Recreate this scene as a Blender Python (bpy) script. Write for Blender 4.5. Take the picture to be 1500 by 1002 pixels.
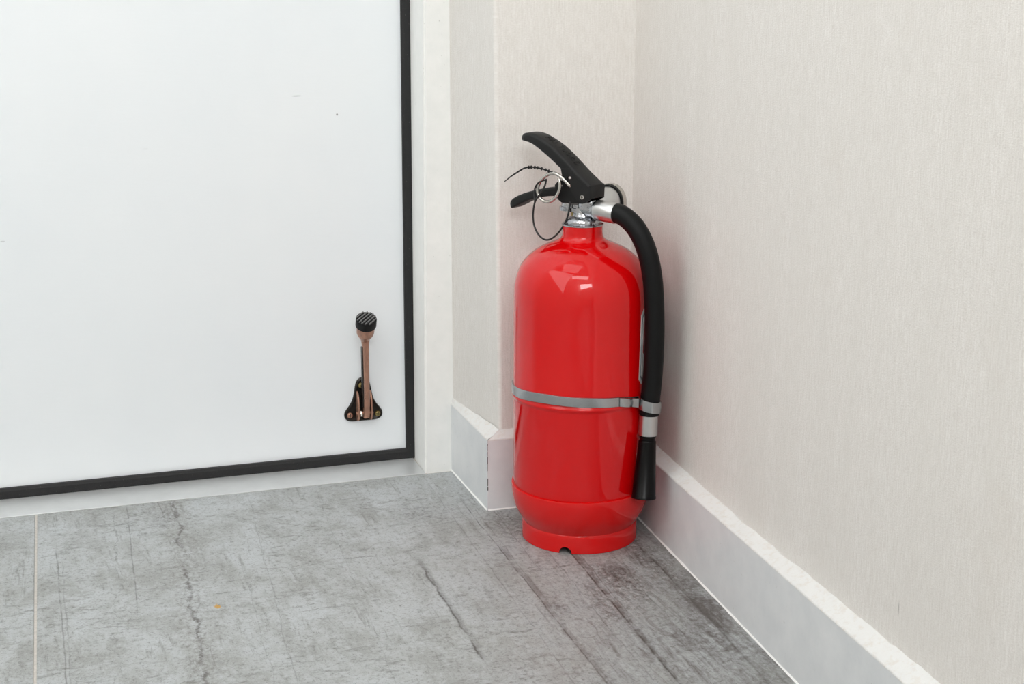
import bpy, bmesh, math, random
from mathutils import Vector, Matrix
random.seed(7)
PI = math.pi
C = bpy.context.scene.collection
for o in list(bpy.data.objects):
    bpy.data.objects.remove(o, do_unlink=True)
scn = bpy.context.scene

# ------------------------------------------------------------------ camera
CAM_H = 0.61
cd = bpy.data.cameras.new('camera'); cam = bpy.data.objects.new('camera', cd); C.objects.link(cam)
cd.sensor_width = 36.0; cd.lens = 36.0 * 2300 / 1500; cd.clip_start = 0.01
cam.location = (0, 0, CAM_H)
cam.rotation_euler = (math.radians(90 - 14.2), math.radians(0.0), 0)
scn.camera = cam
cam.rotation_mode = 'XYZ'

# room frame: u runs along the door wall, v runs away from the camera
ANG = math.radians(18.1)
O = Vector((-0.1193, 1.8331, 0))
RM = Matrix.Translation(O) @ Matrix.Rotation(ANG, 4, 'Z')
def W(u, v, z=0.0): return RM @ Vector((u, v, z))

# ------------------------------------------------------------------ world, lights, exposure
w = bpy.data.worlds.new('world'); scn.world = w; w.use_nodes = True
w.node_tree.nodes['Background'].inputs[0].default_value = (0.9, 0.95, 1.0, 1)
w.node_tree.nodes['Background'].inputs[1].default_value = 0.3
scn.view_settings.view_transform = 'Standard'
scn.view_settings.look = 'None'
scn.view_settings.exposure = 0.24
scn.view_settings.gamma = 1.0
scn.view_settings.use_curve_mapping = False

def area(name, loc, target, sx, sy, power, col):
    l = bpy.data.lights.new(name, 'AREA'); l.shape = 'RECTANGLE'; l.size = sx; l.size_y = sy
    l.energy = power; l.color = col
    o = bpy.data.objects.new(name, l); C.objects.link(o); o.location = loc
    d = Vector(target) - Vector(loc); o.rotation_euler = d.to_track_quat('-Z', 'Y').to_euler()
    return o
area('ceiling_lamp', W(-0.60, -1.85, 2.38), (0.0, 0.6, 0.2), 1.2, 0.75, 12, (1.0, 0.99, 0.985))
area('ceiling_panel', W(-0.60, -0.65, 2.38), W(-0.55, -0.60, 0), 0.9, 0.9, 3, (0.97, 0.985, 1.0))
area('front_fill', W(-0.66, -3.55, 1.82), W(-0.30, 0, 0.10), 1.2, 0.9, 33, (0.94, 0.975, 1.0))  # added fill from behind the camera for the upright faces, no window there
area('side_fill', W(-1.22, -0.70, 1.15), W(0.1, -0.10, 0.35), 1.2, 1.5, 8.5, (0.95, 0.98, 1.0))  # added fill from the left to lift right wall and pillar, no window there

# ------------------------------------------------------------------ node helpers
def srgb(r, g, b):
    f = lambda c: (c/255)/12.92 if c/255 <= 0.04045 else ((c/255 + 0.055)/1.055)**2.4
    return (f(r), f(g), f(b), 1)
class NT:
    def __init__(s, name):
        s.m = bpy.data.materials.new(name); s.m.use_nodes = True; s.t = s.m.node_tree
        s.p = s.t.nodes['Principled BSDF']
    def n(s, typ, **kw):
        nd = s.t.nodes.new(typ)
        for k, v in kw.items():
            if k == 'ins':
                for kk, vv in v.items():
                    if hasattr(vv, 'is_linked') or isinstance(vv, bpy.types.NodeSocket): s.t.links.new(vv, nd.inputs[kk])
                    else: nd.inputs[kk].default_value = vv
            else: setattr(nd, k, v)
        return nd
    def link(s, a, b): s.t.links.new(a, b)
    def math(s, op, a, b=0.0, c=None, clamp=False):
        nd = s.t.nodes.new('ShaderNodeMath'); nd.operation = op; nd.use_clamp = clamp
        for i, x in enumerate((a, b) if c is None else (a, b, c)):
            if isinstance(x, (int, float)): nd.inputs[i].default_value = x
            else: s.t.links.new(x, nd.inputs[i])
        return nd.outputs[0]
    def mix(s, fac, a, b, bt='MIX'):
        nd = s.t.nodes.new('ShaderNodeMix'); nd.data_type = 'RGBA'; nd.blend_type = bt
        for i, x in ((0, fac), (6, a), (7, b)):
            if isinstance(x, (int, float, tuple)): nd.inputs[i].default_value = x
            else: s.t.links.new(x, nd.inputs[i])
        return nd.outputs[2]
    def obj(s): return s.n('ShaderNodeTexCoord').outputs['Object']
    def mapping(s, vec, scale=(1, 1, 1), loc=(0, 0, 0)):
        return s.n('ShaderNodeMapping', ins={'Vector': vec, 'Scale': scale, 'Location': loc}).outputs[0]
    def noise(s, vec, scale, detail=4, rough=.5, dist=0.0):
        return s.n('ShaderNodeTexNoise', ins={'Vector': vec, 'Scale': scale, 'Detail': detail, 'Roughness': rough, 'Distortion': dist}).outputs['Fac']
    def ramp(s, fac, lo, hi, a=0.0, b=1.0):
        nd = s.n('ShaderNodeMapRange', ins={'Value': fac, 'From Min': lo, 'From Max': hi, 'To Min': a, 'To Max': b}); nd.clamp = True
        return nd.outputs[0]
    def bump(s, h, strength, dist, normal=None):
        nd = s.n('ShaderNodeBump', ins={'Height': h, 'Strength': strength, 'Distance': dist})
        if normal is not None: s.link(normal, nd.inputs['Normal'])
        return nd.outputs[0]
    def set(s, **kw):
        for k, v in kw.items():
            k = k.replace('_', ' ')
            if isinstance(v, bpy.types.NodeSocket): s.link(v, s.p.inputs[k])
            else: s.p.inputs[k].default_value = v
        return s.m
def simple(name, col, rough=.5, metal=0.0, coat=0.0, nscale=None, nstr=0.1, ndist=.001, colvar=0.0, spec=.5):
    t = NT(name); v = t.obj()
    kw = dict(Specular_IOR_Level=spec, Roughness=rough, Metallic=metal, Coat_Weight=coat, Coat_Roughness=0.05)
    if nscale:
        f = t.noise(v, nscale, 4, .6)
        kw['Normal'] = t.bump(f, nstr, ndist)
        dark = tuple(c*(1-colvar) for c in col[:3]) + (1,)
        kw['Base_Color'] = t.mix(t.ramp(f, .3, .7), dark, col)
    else: kw['Base_Color'] = col
    return t.set(**kw)

# ------------------------------------------------------------------ materials
def mat_door():
    t = NT('white_door_paint'); v = t.obj()
    f = t.noise(t.mapping(v, (6, 6, 30)), 3, 5, .6); g = t.noise(v, 5, 3, .6)
    col = t.mix(t.ramp(g, .3, .7), srgb(238, 243, 246), srgb(242, 246, 248))
    sx = t.n('ShaderNodeSeparateXYZ', ins={'Vector': v})
    # scuffs: two little nicks on the paint
    def nick(u, z, ru, rz, strength, c):
        du = t.math('DIVIDE', t.math('SUBTRACT', sx.outputs[0], u), ru); dz = t.math('DIVIDE', t.math('SUBTRACT', sx.outputs[2], z), rz)
        d = t.math('ADD', t.math('MULTIPLY', du, du), t.math('MULTIPLY', dz, dz))
        return t.mix(t.ramp(d, 1.0, .3, 0, strength), c, srgb(95, 95, 92))
    col = nick(-.1305, .4436, .0062, .0006, .7, col)
    col = nick(-.0845, .4211, .0013, .0015, .8, col)
    col = nick(-.302, .39, .004, .0005, .2, col)
    col = nick(-.46, .295, .003, .001, .25, col)
    return t.set(Base_Color=col, Roughness=.45, Normal=t.bump(f, .12, .002))
def mat_wallpaper():
    t = NT('cream_woven_wallpaper'); v = t.obj()
    s = t.n('ShaderNodeSeparateXYZ', ins={'Vector': v})
    run = t.math('ADD', s.outputs[0], s.outputs[1])
    cv = t.n('ShaderNodeCombineXYZ', ins={'X': run, 'Y': 0.0, 'Z': s.outputs[2]}).outputs[0]
    rib = t.noise(t.mapping(cv, (1, 1, .10)), 560, 2, .6)
    wob = t.noise(t.mapping(cv, (1, 1, 1.5)), 90, 2, .5)
    weft = t.noise(t.mapping(cv, (.45, 1, 1)), 820, 2, .6)
    fine = t.noise(cv, 1300, 2, .6)
    broad = t.noise(t.mapping(cv, (1, 1, .08)), 26, 3, .6)
    h = t.math('ADD', t.math('MULTIPLY', rib, 1.0), t.math('ADD', t.math('MULTIPLY', weft, 1.0), t.math('MULTIPLY', fine, .5)))
    h = t.math('ADD', h, t.math('MULTIPLY', wob, .2))
    col = t.mix(t.ramp(h, 1.0, 1.7), srgb(223, 218, 212), srgb(244, 241, 237))
    col = t.mix(t.ramp(broad, .35, .65, 0, .45), col, srgb(228, 224, 218))
    stain = t.noise(cv, 7, 4, .6)
    col = t.mix(t.ramp(stain, .6, .75, 0, .18), col, srgb(214, 204, 192))
    # short grey scuff low on the right-hand wall
    du = t.math('DIVIDE', t.math('SUBTRACT', run, -.6649), .0012); dz = t.math('DIVIDE', t.math('SUBTRACT', s.outputs[2], .125), .007)
    d = t.math('ADD', t.math('MULTIPLY', du, du), t.math('MULTIPLY', dz, dz))
    col = t.mix(t.ramp(d, 1, .2, 0, .35), col, srgb(110, 100, 92))
    return t.set(Base_Color=col, Roughness=.75, Normal=t.bump(h, .55, .0006), Specular_IOR_Level=.25)
def mat_base():
    t = NT('white_skirting_paint'); v = t.obj()
    f = t.noise(v, 25, 5, .6); g = t.noise(v, 180, 3, .6)
    col = t.mix(t.ramp(f, .35, .7), srgb(224, 227, 229), srgb(235, 237, 238))
    col = t.mix(t.ramp(g, .68, .78, 0, .35), col, srgb(170, 168, 162))
    return t.set(Base_Color=col, Roughness=.38, Normal=t.bump(f, .15, .002))
def mat_caulk():
    t = NT('white_caulk'); v = t.obj()
    f = t.noise(v, 130, 5, .7); g = t.noise(v, 420, 3, .6)
    col = t.mix(t.ramp(f, .5, .75), srgb(232, 232, 230), srgb(222, 216, 208))
    col = t.mix(t.ramp(g, .70, .76, 0, .25), col, srgb(160, 152, 142))
    return t.set(Base_Color=col, Roughness=.6, Normal=t.bump(f, .6, .002))
def mat_trim():
    t = NT('white_jamb_paint'); v = t.obj()
    f = t.noise(v, 60, 5, .6); g = t.noise(v, 320, 2, .6)
    col = t.mix(t.ramp(f, .3, .7), srgb(240, 241, 238), srgb(246, 246, 243))
    col = t.mix(t.ramp(g, .72, .78, 0, .4), col, srgb(140, 138, 130))
    return t.set(Base_Color=col, Roughness=.5, Normal=t.bump(f, .2, .002))
def mat_steel():
    t = NT('brushed_steel_sill'); v = t.obj()
    f = t.noise(t.mapping(v, (1, 14, 1)), 60, 4, .6); g = t.noise(v, 14, 4, .6)
    col = t.mix(t.ramp(g, .35, .7), srgb(226, 228, 228), srgb(212, 214, 214))
    return t.set(Base_Color=col, Metallic=.55, Roughness=t.ramp(g, .3, .7, .32, .48), Normal=t.bump(f, .08, .001))
def mat_tile():
    t = NT('grey_concrete_look_tile'); v = t.obj()
    s = t.n('ShaderNodeSeparateXYZ', ins={'Vector': v}); x, y = s.outputs[0], s.outputs[1]
    cloud = t.noise(v, 7, 6, .62, .4)
    cloud2 = t.noise(t.mapping(v, (1, .5, 1), (3.1, 1.7, 0)), 24, 8, .74, .5)
    fine = t.noise(t.mapping(v, (.9, .7, 1)), 210, 6, .80, .3)
    grit = t.noise(v, 420, 3, .75)
    strk = t.noise(t.mapping(v, (.5, 1.4, 1)), 75, 7, .78, .6)
    strv = t.noise(t.mapping(v, (3.0, .30, 1)), 50, 6, .72, .6)
    patch_ = t.noise(t.mapping(v, (1, 1, 1), (7, 2, 0)), 9, 3, .5)
    col = t.mix(t.ramp(cloud, .34, .66), srgb(158, 160, 157), srgb(184, 188, 189))
    col = t.mix(t.ramp(cloud2, .46, .66, 0, .65), col, srgb(192, 197, 200))
    col = t.mix(t.ramp(cloud2, .50, .32, 0, .5), col, srgb(124, 123, 118))
    col = t.mix(t.math('MULTIPLY', t.ramp(strk, .53, .64, 0, .75), t.ramp(patch_, .42, .58, .15, 1)), col, srgb(108, 108, 103))
    col = t.mix(t.math('MULTIPLY', t.ramp(strv, .56, .66, 0, .60), t.ramp(patch_, .56, .44, .1, 1)), col, srgb(118, 117, 112))
    col = t.mix(t.ramp(fine, .53, .70, 0, .80), col, srgb(104, 103, 98))
    col = t.mix(t.ramp(fine, .46, .32, 0, .55), col, srgb(196, 200, 203))
    col = t.mix(t.ramp(grit, .56, .68, 0, .60), col, srgb(92, 91, 86))
    # the print turns darker and browner on the boards at the right-hand wall
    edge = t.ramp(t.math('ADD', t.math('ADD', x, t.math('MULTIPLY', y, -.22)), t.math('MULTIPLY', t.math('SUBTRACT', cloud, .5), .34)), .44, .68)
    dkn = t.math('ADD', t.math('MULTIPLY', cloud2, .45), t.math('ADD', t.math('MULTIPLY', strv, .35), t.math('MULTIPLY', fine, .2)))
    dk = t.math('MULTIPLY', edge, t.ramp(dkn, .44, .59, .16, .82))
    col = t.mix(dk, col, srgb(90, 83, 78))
    # fine printed board lines and cracks along the boards (x0 at edge, drift, strength, width, wobble, ystart, yend)
    wn = t.noise(t.mapping(v, (1, 1, 1)), 16, 6, .65); wn = t.math('SUBTRACT', wn, .5)
    brk = t.noise(v, 45, 4, .7)
    lines = [(.0980, .05, .55, .0009, .002, 0, .30), (.0185, .015, .50, .0009, .003, .10, .9), (.0240, .02, .3, .0009, .004, .15, .9), (.0880, .08, .35, .0010, .02, .0, .9),
             (.2330, .07, .30, .0008, .006, .02, .9), (.1660, .09, .35, .0010, .008, .27, .9), (.3720, .02, .80, .0014, .006, .27, .50), (.3735, .02, .40, .0050, .012, .25, .50), (.4400, .03, .30, .0008, .004, 0, .8),
             (.4610, .02, .75, .0010, .003, .10, .9), (.4630, .02, .45, .0050, .014, .25, .9), (.4700, .03, .35, .0010, .004, .10, .9), (.4900, .04, .5, .0010, .006, .18, .33),
             (.5350, .045, .95, .0013, .003, .22, .9), (.5370, .045, .60, .0045, .012, .22, .9), (.5440, .05, .50, .0010, .006, .24, .45), (.5120, .04, .35, .0010, .006, .22, .9),
             (.6120, .05, .60, .0014, .004, .18, .9), (.6130, .05, .40, .0040, .010, .18, .9), (.5770, .05, .35, .0010, .006, .18, .9), (.3100, .06, .20, .0008, .004, .0, .9), (.2050, .05, .25, .0008, .006, .2, .9)]
    for (x0, dr, st, wd, wob, ya, yb) in lines:
        xx = t.math('ADD', t.math('SUBTRACT', x, x0), t.math('ADD', t.math('MULTIPLY', y, -dr), t.math('MULTIPLY', wn, wob*2)))
        d = t.math('ABSOLUTE', xx)
        m = t.ramp(d, wd, wd*.25, 0, st)
        m = t.math('MULTIPLY', m, t.ramp(brk, .38, .55, .15, 1))
        ny = t.math('MULTIPLY', y, -1.0)
        m = t.math('MULTIPLY', m, t.math('MULTIPLY', t.ramp(ny, ya-.01, ya+.02), t.ramp(ny, yb+.02, yb-.02)))
        col = t.mix(m, col, srgb(74, 70, 66))
    # the meandering main crack
    w2 = t.math('SUBTRACT', t.noise(v, 28, 6, .7), .5)
    cx_ = t.math('ADD', t.math('SUBTRACT', x, .1500), t.math('ADD', t.math('MULTIPLY', y, -.055), t.math('MULTIPLY', w2, .030)))
    m = t.ramp(t.math('ABSOLUTE', cx_), .0022, .0004, 0, .75)
    m = t.math('MULTIPLY', m, t.ramp(t.noise(v, 40, 5, .75), .42, .56, .05, 1))
    halo = t.math('MULTIPLY', t.ramp(t.math('ABSOLUTE', cx_), .022, .0, 0, .5), t.ramp(fine, .45, .6))
    col = t.mix(halo, col, srgb(120, 116, 110))
    col = t.mix(m, col, srgb(84, 80, 76))
    # a few faint cross cracks
    for (y0, st, x1, x2) in ((-.232, .50, .20, .34), (-.33, .45, .03, .09), (-.345, .45, .22, .28), (-.381, .55, .365, .39), (-.255, .3, .16, .22)):
        d = t.math('ABSOLUTE', t.math('ADD', t.math('SUBTRACT', y, y0), t.math('MULTIPLY', wn, .03)))
        m = t.math('MULTIPLY', t.ramp(d, .0012, .0003, 0, st), t.math('MULTIPLY', t.ramp(x, x1, x1+.02), t.ramp(x, x2, x2-.02)))
        col = t.mix(t.math('MULTIPLY', m, t.ramp(brk, .38, .5, .2, 1)), col, srgb(90, 86, 80))
    # brown-grey soiled patches and two ring marks in the print
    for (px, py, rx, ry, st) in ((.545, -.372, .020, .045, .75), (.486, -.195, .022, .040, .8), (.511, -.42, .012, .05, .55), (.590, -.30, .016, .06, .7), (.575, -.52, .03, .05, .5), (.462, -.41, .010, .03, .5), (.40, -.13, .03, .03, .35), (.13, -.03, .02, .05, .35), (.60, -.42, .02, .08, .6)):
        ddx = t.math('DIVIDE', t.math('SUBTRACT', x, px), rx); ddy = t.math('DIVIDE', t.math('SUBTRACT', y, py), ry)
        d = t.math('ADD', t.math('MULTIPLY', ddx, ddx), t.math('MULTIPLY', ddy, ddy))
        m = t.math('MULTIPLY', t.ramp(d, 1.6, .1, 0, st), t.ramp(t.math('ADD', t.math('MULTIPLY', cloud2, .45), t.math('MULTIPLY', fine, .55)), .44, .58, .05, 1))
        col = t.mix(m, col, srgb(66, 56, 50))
    for (px, py, rr) in ((.4692, -.466, .0115), (.5402, -.483, .012)):
        ddx = t.math('SUBTRACT', x, px); ddy = t.math('MULTIPLY', t.math('SUBTRACT', y, py), .55)
        d = t.math('ABSOLUTE', t.math('SUBTRACT', t.math('SQRT', t.math('ADD', t.math('MULTIPLY', ddx, ddx), t.math('MULTIPLY', ddy, ddy))), rr))
        col = t.mix(t.math('MULTIPLY', t.ramp(d, .0010, .0003, 0, .45), t.ramp(brk, .42, .60, .1, 1)), col, srgb(96, 86, 80))
    # the small ochre paint speck
    dx = t.math('SUBTRACT', x, .1562); dy = t.math('SUBTRACT', y, -.3118)
    d = t.math('ADD', t.math('SQRT', t.math('ADD', t.math('MULTIPLY', dx, dx), t.math('MULTIPLY', t.math('MULTIPLY', dy, dy), .35))), t.math('MULTIPLY', t.math('SUBTRACT', grit, .5), .006))
    col = t.mix(t.ramp(d, .0032, .0022, 0, .9), col, srgb(196, 150, 60))
    h = t.math('ADD', t.math('MULTIPLY', fine, .6), t.math('MULTIPLY', grit, .4))
    return t.set(Base_Color=col, Roughness=t.ramp(cloud2, .3, .7, .42, .58), Normal=t.bump(h, .12, .001), Specular_IOR_Level=.4)
def mat_grout():
    return simple('pale_grout', srgb(214, 208, 200), .8, nscale=300, colvar=.2)
def mat_rubberseal():
    t = NT('black_foam_gasket'); v = t.obj()
    g = t.noise(v, 650, 2, .6)
    col = t.mix(t.ramp(g, .70, .76), srgb(27, 27, 28), srgb(110, 108, 105))
    return t.set(Base_Color=col, Roughness=.7, Normal=t.bump(g, .4, .001))
def mat_red(name, c, rough):
    t = NT(name); v = t.obj()
    f = t.noise(v, 35, 3, .5); sp = t.noise(v, 260, 2, .5)
    col = t.mix(t.ramp(sp, .80, .84, 0, .7), c, srgb(235, 120, 110))
    return t.set(Base_Color=col, Roughness=rough, Coat_Weight=1.0, Coat_Roughness=.02, Coat_IOR=1.5, Specular_IOR_Level=.0, Normal=t.bump(f, .06, .002))
def mat_copper():
    t = NT('antique_copper'); v = t.obj()
    f = t.noise(t.mapping(v, (1, 1, .3)), 260, 4, .6); g = t.noise(v, 700, 3, .6)
    col = t.mix(t.ramp(f, .30, .70), srgb(160, 122, 106), srgb(192, 146, 124))
    col = t.mix(t.ramp(g, .66, .72, 0, .8), col, srgb(60, 45, 40))
    return t.set(Base_Color=col, Metallic=.6, Roughness=.36, Normal=t.bump(g, .2, .0005))
def mat_chrome():
    t = NT('cast_chrome'); v = t.obj()
    f = t.noise(v, 120, 3, .6)
    return t.set(Base_Color=srgb(178, 180, 184), Metallic=1.0, Roughness=.12, Normal=t.bump(f, .45, .003))
M = dict(
    door=mat_door(), paper=mat_wallpaper(), base=mat_base(), caulk=mat_caulk(), trim=mat_trim(), steel=mat_steel(), tile=mat_tile(),
    grout=mat_grout(), seal=mat_rubberseal(),
    red=mat_red('red_gloss_enamel', srgb(208, 4, 8), .5), redboot=mat_red('red_plastic_boot', srgb(212, 10, 10), .5),
    copper=mat_copper(), chrome=mat_chrome(),
    darkbronze=simple('dark_bronze', srgb(46, 42, 38), .3, .6, nscale=300, nstr=.2, colvar=.4),
    brass=simple('aged_brass', srgb(166, 148, 96), .35, .9, nscale=500, nstr=.2, colvar=.3),
    alu=simple('brushed_aluminium', srgb(206, 206, 206), .3, 1.0, nscale=90, nstr=.05, colvar=.06),
    band=simple('satin_steel_band', srgb(178, 180, 182), .26, 1.0, nscale=60, nstr=.15, colvar=.1),
    wire=simple('nickel_wire', srgb(205, 202, 196), .2, 1.0),
    blackplastic=simple('black_handle_plastic', srgb(25, 25, 25), .5, spec=.3, nscale=800, nstr=.06, colvar=.15),
    blackpaint=simple('black_bracket_paint', srgb(10, 10, 11), .4, spec=.3, nscale=500, nstr=.15, colvar=.3),
    hose=simple('black_hose_rubber', srgb(11, 12, 13), .5, spec=.22, nscale=900, nstr=.08, colvar=.2),
    horn=simple('black_nozzle_plastic', srgb(4, 4, 5), .3, spec=.2, nscale=400, nstr=.03, colvar=.1),
    tie=simple('black_nylon_tie', srgb(18, 18, 19), .45),
    ribs=simple('grey_rib_rubber', srgb(112, 112, 112), .6), rubber=simple('black_tip_rubber', srgb(17, 17, 18), .6, spec=.3, nscale=500, nstr=.2, colvar=.3),
    stickerwhite=simple('sticker_white', srgb(214, 212, 210), .35), stickergrey=simple('sticker_grey', srgb(120, 124, 128), .35),
    stickerred=simple('sticker_red', srgb(150, 16, 34), .35),
    ceiling=simple('white_ceiling_paint', srgb(238, 238, 236), .8, nscale=60, colvar=.02),
)

# ------------------------------------------------------------------ mesh helpers
def shade(me, angle=40):
    for p in me.polygons: p.use_smooth = True
    try: me.set_sharp_from_angle(angle=math.radians(angle))
    except Exception: pass
def mk(name, bm, mat, parent=None, mw=None, smooth=True, angle=40):
    bmesh.ops.recalc_face_normals(bm, faces=bm.faces)
    me = bpy.data.meshes.new(name); bm.to_mesh(me); bm.free(); me.materials.append(mat)
    if smooth: shade(me, angle)
    o = bpy.data.objects.new(name, me); C.objects.link(o)
    if parent: o.parent = parent
    if mw is not None: o.matrix_world = mw
    return o
def box(bm, x0, x1, y0, y1, z0, z1, bevel=0.0, seg=2):
    r = bmesh.ops.create_cube(bm, size=1.0)
    for v in r['verts']:
        v.co = Vector(((x0+x1)/2 + v.co.x*(x1-x0), (y0+y1)/2 + v.co.y*(y1-y0), (z0+z1)/2 + v.co.z*(z1-z0)))
    if bevel:
        es = {e for v in r['verts'] for e in v.link_edges}
        bmesh.ops.bevel(bm, geom=list(es), offset=bevel, segments=seg, profile=.5, affect='EDGES', clamp_overlap=True)
def prism(bm, pts, f0, f1):
    """closed polygon pts lofted between two placing functions"""
    a = [bm.verts.new(f0(p)) for p in pts]; b = [bm.verts.new(f1(p)) for p in pts]; n = len(pts)
    for i in range(n): bm.faces.new((a[i], a[(i+1) % n], b[(i+1) % n], b[i]))
    fa = bm.faces.new(a[::-1]); fb = bm.faces.new(b); return fa, fb
def lathe(bm, prof, seg=64, mat=None, cap=True):
    rings = []
    mt = mat or Matrix.Identity(4)
    for r, z in prof:
        if r < 1e-6: rings.append([bm.verts.new(mt @ Vector((0, 0, z)))])
        else: rings.append([bm.verts.new(mt @ Vector((r*math.cos(2*PI*k/seg), r*math.sin(2*PI*k/seg), z))) for k in range(seg)])
    for A, B in zip(rings, rings[1:]):
        for k in range(seg):
            k2 = (k+1) % seg
            if len(A) == 1 and len(B) == 1: continue
            if len(A) == 1: bm.faces.new((A[0], B[k2], B[k]))
            elif len(B) == 1: bm.faces.new((A[k], A[k2], B[0]))
            else: bm.faces.new((A[k], A[k2], B[k2], B[k]))
    if cap:
        if len(rings[0]) > 1: bm.faces.new(rings[0][::-1])
        if len(rings[-1]) > 1: bm.faces.new(rings[-1])
def catmull(pts, n=8):
    P = [Vector(p) for p in pts]; P = [2*P[0]-P[1]] + P + [2*P[-1]-P[-2]]; out = []
    for i in range(1, len(P)-2):
        for k in range(n):
            t = k/n; a, b, c, d = P[i-1:i+3]
            out.append(.5*((2*b) + (-a+c)*t + (2*a-5*b+4*c-d)*t*t + (-a+3*b-3*c+d)*t**3))
    out.append(P[-2]); return out
def tube(bm, path, rad, seg=12, cap=True):
    path = [Vector(p) for p in path]; R = rad if callable(rad) else (lambda s: rad)
    up = None; rings = []; n = len(path)
    for i, p in enumerate(path):
        t = (path[min(i+1, n-1)] - path[max(i-1, 0)]).normalized()
        if up is None: up = t.orthogonal().normalized()
        up = (up - t*up.dot(t)).normalized(); s = t.cross(up); r = R(i/(n-1))
        rings.append([bm.verts.new(p + r*(math.cos(2*PI*k/seg)*up + math.sin(2*PI*k/seg)*s)) for k in range(seg)])
    for A, B in zip(rings, rings[1:]):
        for k in range(seg): bm.faces.new((A[k], A[(k+1) % seg], B[(k+1) % seg], B[k]))
    if cap: bm.faces.new(rings[0][::-1]); bm.faces.new(rings[-1])
def frame(origin, zdir, xdir=None):
    z = Vector(zdir).normalized(); x = Vector(xdir) if xdir is not None else z.orthogonal()
    x = (x - z*x.dot(z)).normalized(); y = z.cross(x)
    m = Matrix((x, y, z)).transposed().to_4x4(); m.translation = Vector(origin); return m
def cut(o, bmc):
    me = bpy.data.meshes.new('tmp'); bmesh.ops.recalc_face_normals(bmc, faces=bmc.faces); bmc.to_mesh(me); bmc.free()
    c = bpy.data.objects.new('tmp', me); C.objects.link(c); c.matrix_world = o.matrix_world.copy()
    bpy.context.view_layer.update(); c.matrix_world = o.matrix_world
    md = o.modifiers.new('b', 'BOOLEAN'); md.operation = 'DIFFERENCE'; md.object = c; md.solver = 'EXACT'; md.use_self = True
    bpy.context.view_layer.update(); dg = bpy.context.evaluated_depsgraph_get()
    new = bpy.data.meshes.new_from_object(o.evaluated_get(dg)); o.modifiers.clear(); old = o.data; o.data = new; new.name = old.name
    bpy.data.objects.remove(c, do_unlink=True); bpy.data.meshes.remove(me)
    shade(o.data)
def thing(name, label, cat, loc):
    e = bpy.data.objects.new(name, None); C.objects.link(e); e.location = loc; e.empty_display_size = .05
    e['label'] = label; e['category'] = cat; return e
def struct(o, label=None, cat=None):
    o['kind'] = 'structure'
    if label: o['label'] = label
    if cat: o['category'] = cat
    return o

# ------------------------------------------------------------------ setting (u, v, z in the room frame)
T = .008                                    # skirting thickness
SK = .0600                                  # right wall runs slightly off square
def RU(v, off=0.0): return .1797 + (v + .2863)*SK + off      # u of the right skirting face at v
VF = -.2060                                 # v of the skirting face on the short back wall
UP = .0297                                  # u of the skirting face on the pillar side
VT = -.0600                                 # v of the jamb's front face
VB = -3.6; UL = -1.25; HC = 2.4
bb = -.0635                                 # where the tiles begin

bm = bmesh.new(); box(bm, UL-.1, .6, VB-.1, .12, -.06, -.0012)
floor_o = struct(mk('floor', bm, M['grout'], None, RM, False), 'pale grout bed under the grey floor tiles', 'floor')
# tiles: origin of each is its corner at the sill so the print is laid out per tile
def tile(u0, u1, v0, v1, poly=None, label=None, jitter=0):
    bm = bmesh.new()
    pts = poly or [(u0, v0), (u1, v0), (u1, v1), (u0, v1)]
    P = [(a-u0, b-v1) for a, b in pts]
    fa, fb = prism(bm, P, lambda p: Vector((p[0], p[1], -.010)), lambda p: Vector((p[0], p[1], 0)))
    bmesh.ops.bevel(bm, geom=list(fb.edges), offset=.0005, segments=1, affect='EDGES')
    o = mk('tile', bm, M['tile'], floor_o, None, False)
    o.matrix_parent_inverse = Matrix.Identity(4)
    o.location = (u0, v1, 0)
    return o
J = -.4480
TW = 1.20
tile(J, 0, 0, bb, [(J+.0013, bb), (.0290, bb), (.0290, VF-.0005), (RU(VF)-.0005, VF-.0005), (RU(bb-TW)-.0005, bb-TW), (J+.0013-.032*TW, bb-TW)])
tile(J, J-.0013, bb-TW, bb, [(UL, bb), (J-.0013, bb), (J-.0013-.032*TW, bb-TW), (UL, bb-TW)])
tile(UL, J-.0013, bb-2*TW-.003, bb-TW-.003)
tile(J, 0, 0, bb-TW-.003, [(J+.0013, bb-TW-.003), (RU(bb-TW)-.0005, bb-TW-.003), (RU(bb-2*TW)-.0005, bb-2*TW-.003), (J+.0013, bb-2*TW-.003)])
tile(UL, RU(VB)-.0005, VB, bb-2*TW-.006)

# steel sill in front of the door
bm = bmesh.new(); box(bm, -.965, -.0032, bb+.0008, .004, -.004, .0006, .0004, 1)
sill = struct(mk('trim_sill', bm, M['steel'], None, RM, False), 'flat brushed steel sill strip in front of the white door', 'sill')

# door leaf and its gasket
bm = bmesh.new(); box(bm, -.955, -.0006, .0035, .045, .0015, 2.05, .0015, 1)
door = struct(mk('door_1', bm, M['door'], None, RM, False), 'white painted door leaf edged with black foam gasket', 'door')
bm = bmesh.new()
prof = [(0, .0035), (0, -.0010), (.0030, -.0028), (.0118, -.0028), (.0118, .0035)]   # (across from inner edge, v)
# right-hand upright leaning a hair with the leaf
def up_r(p, z, x0): return Vector((x0 + p[0], p[1], z))
prism(bm, prof, lambda p: Vector((-.0105 + p[0], p[1], .0008 + (.0118 - p[0]))), lambda p: Vector((-.0012 + p[0], p[1], 2.045)))
prism(bm, prof, lambda p: Vector((-.95 , p[1], .0126 - p[0])), lambda p: Vector((-.0105 + p[0], p[1], .0126 - p[0])))
mk('rubber_gasket', bm, M['seal'], door, RM, False)['label'] = 'black foam rubber gasket strip'

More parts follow.
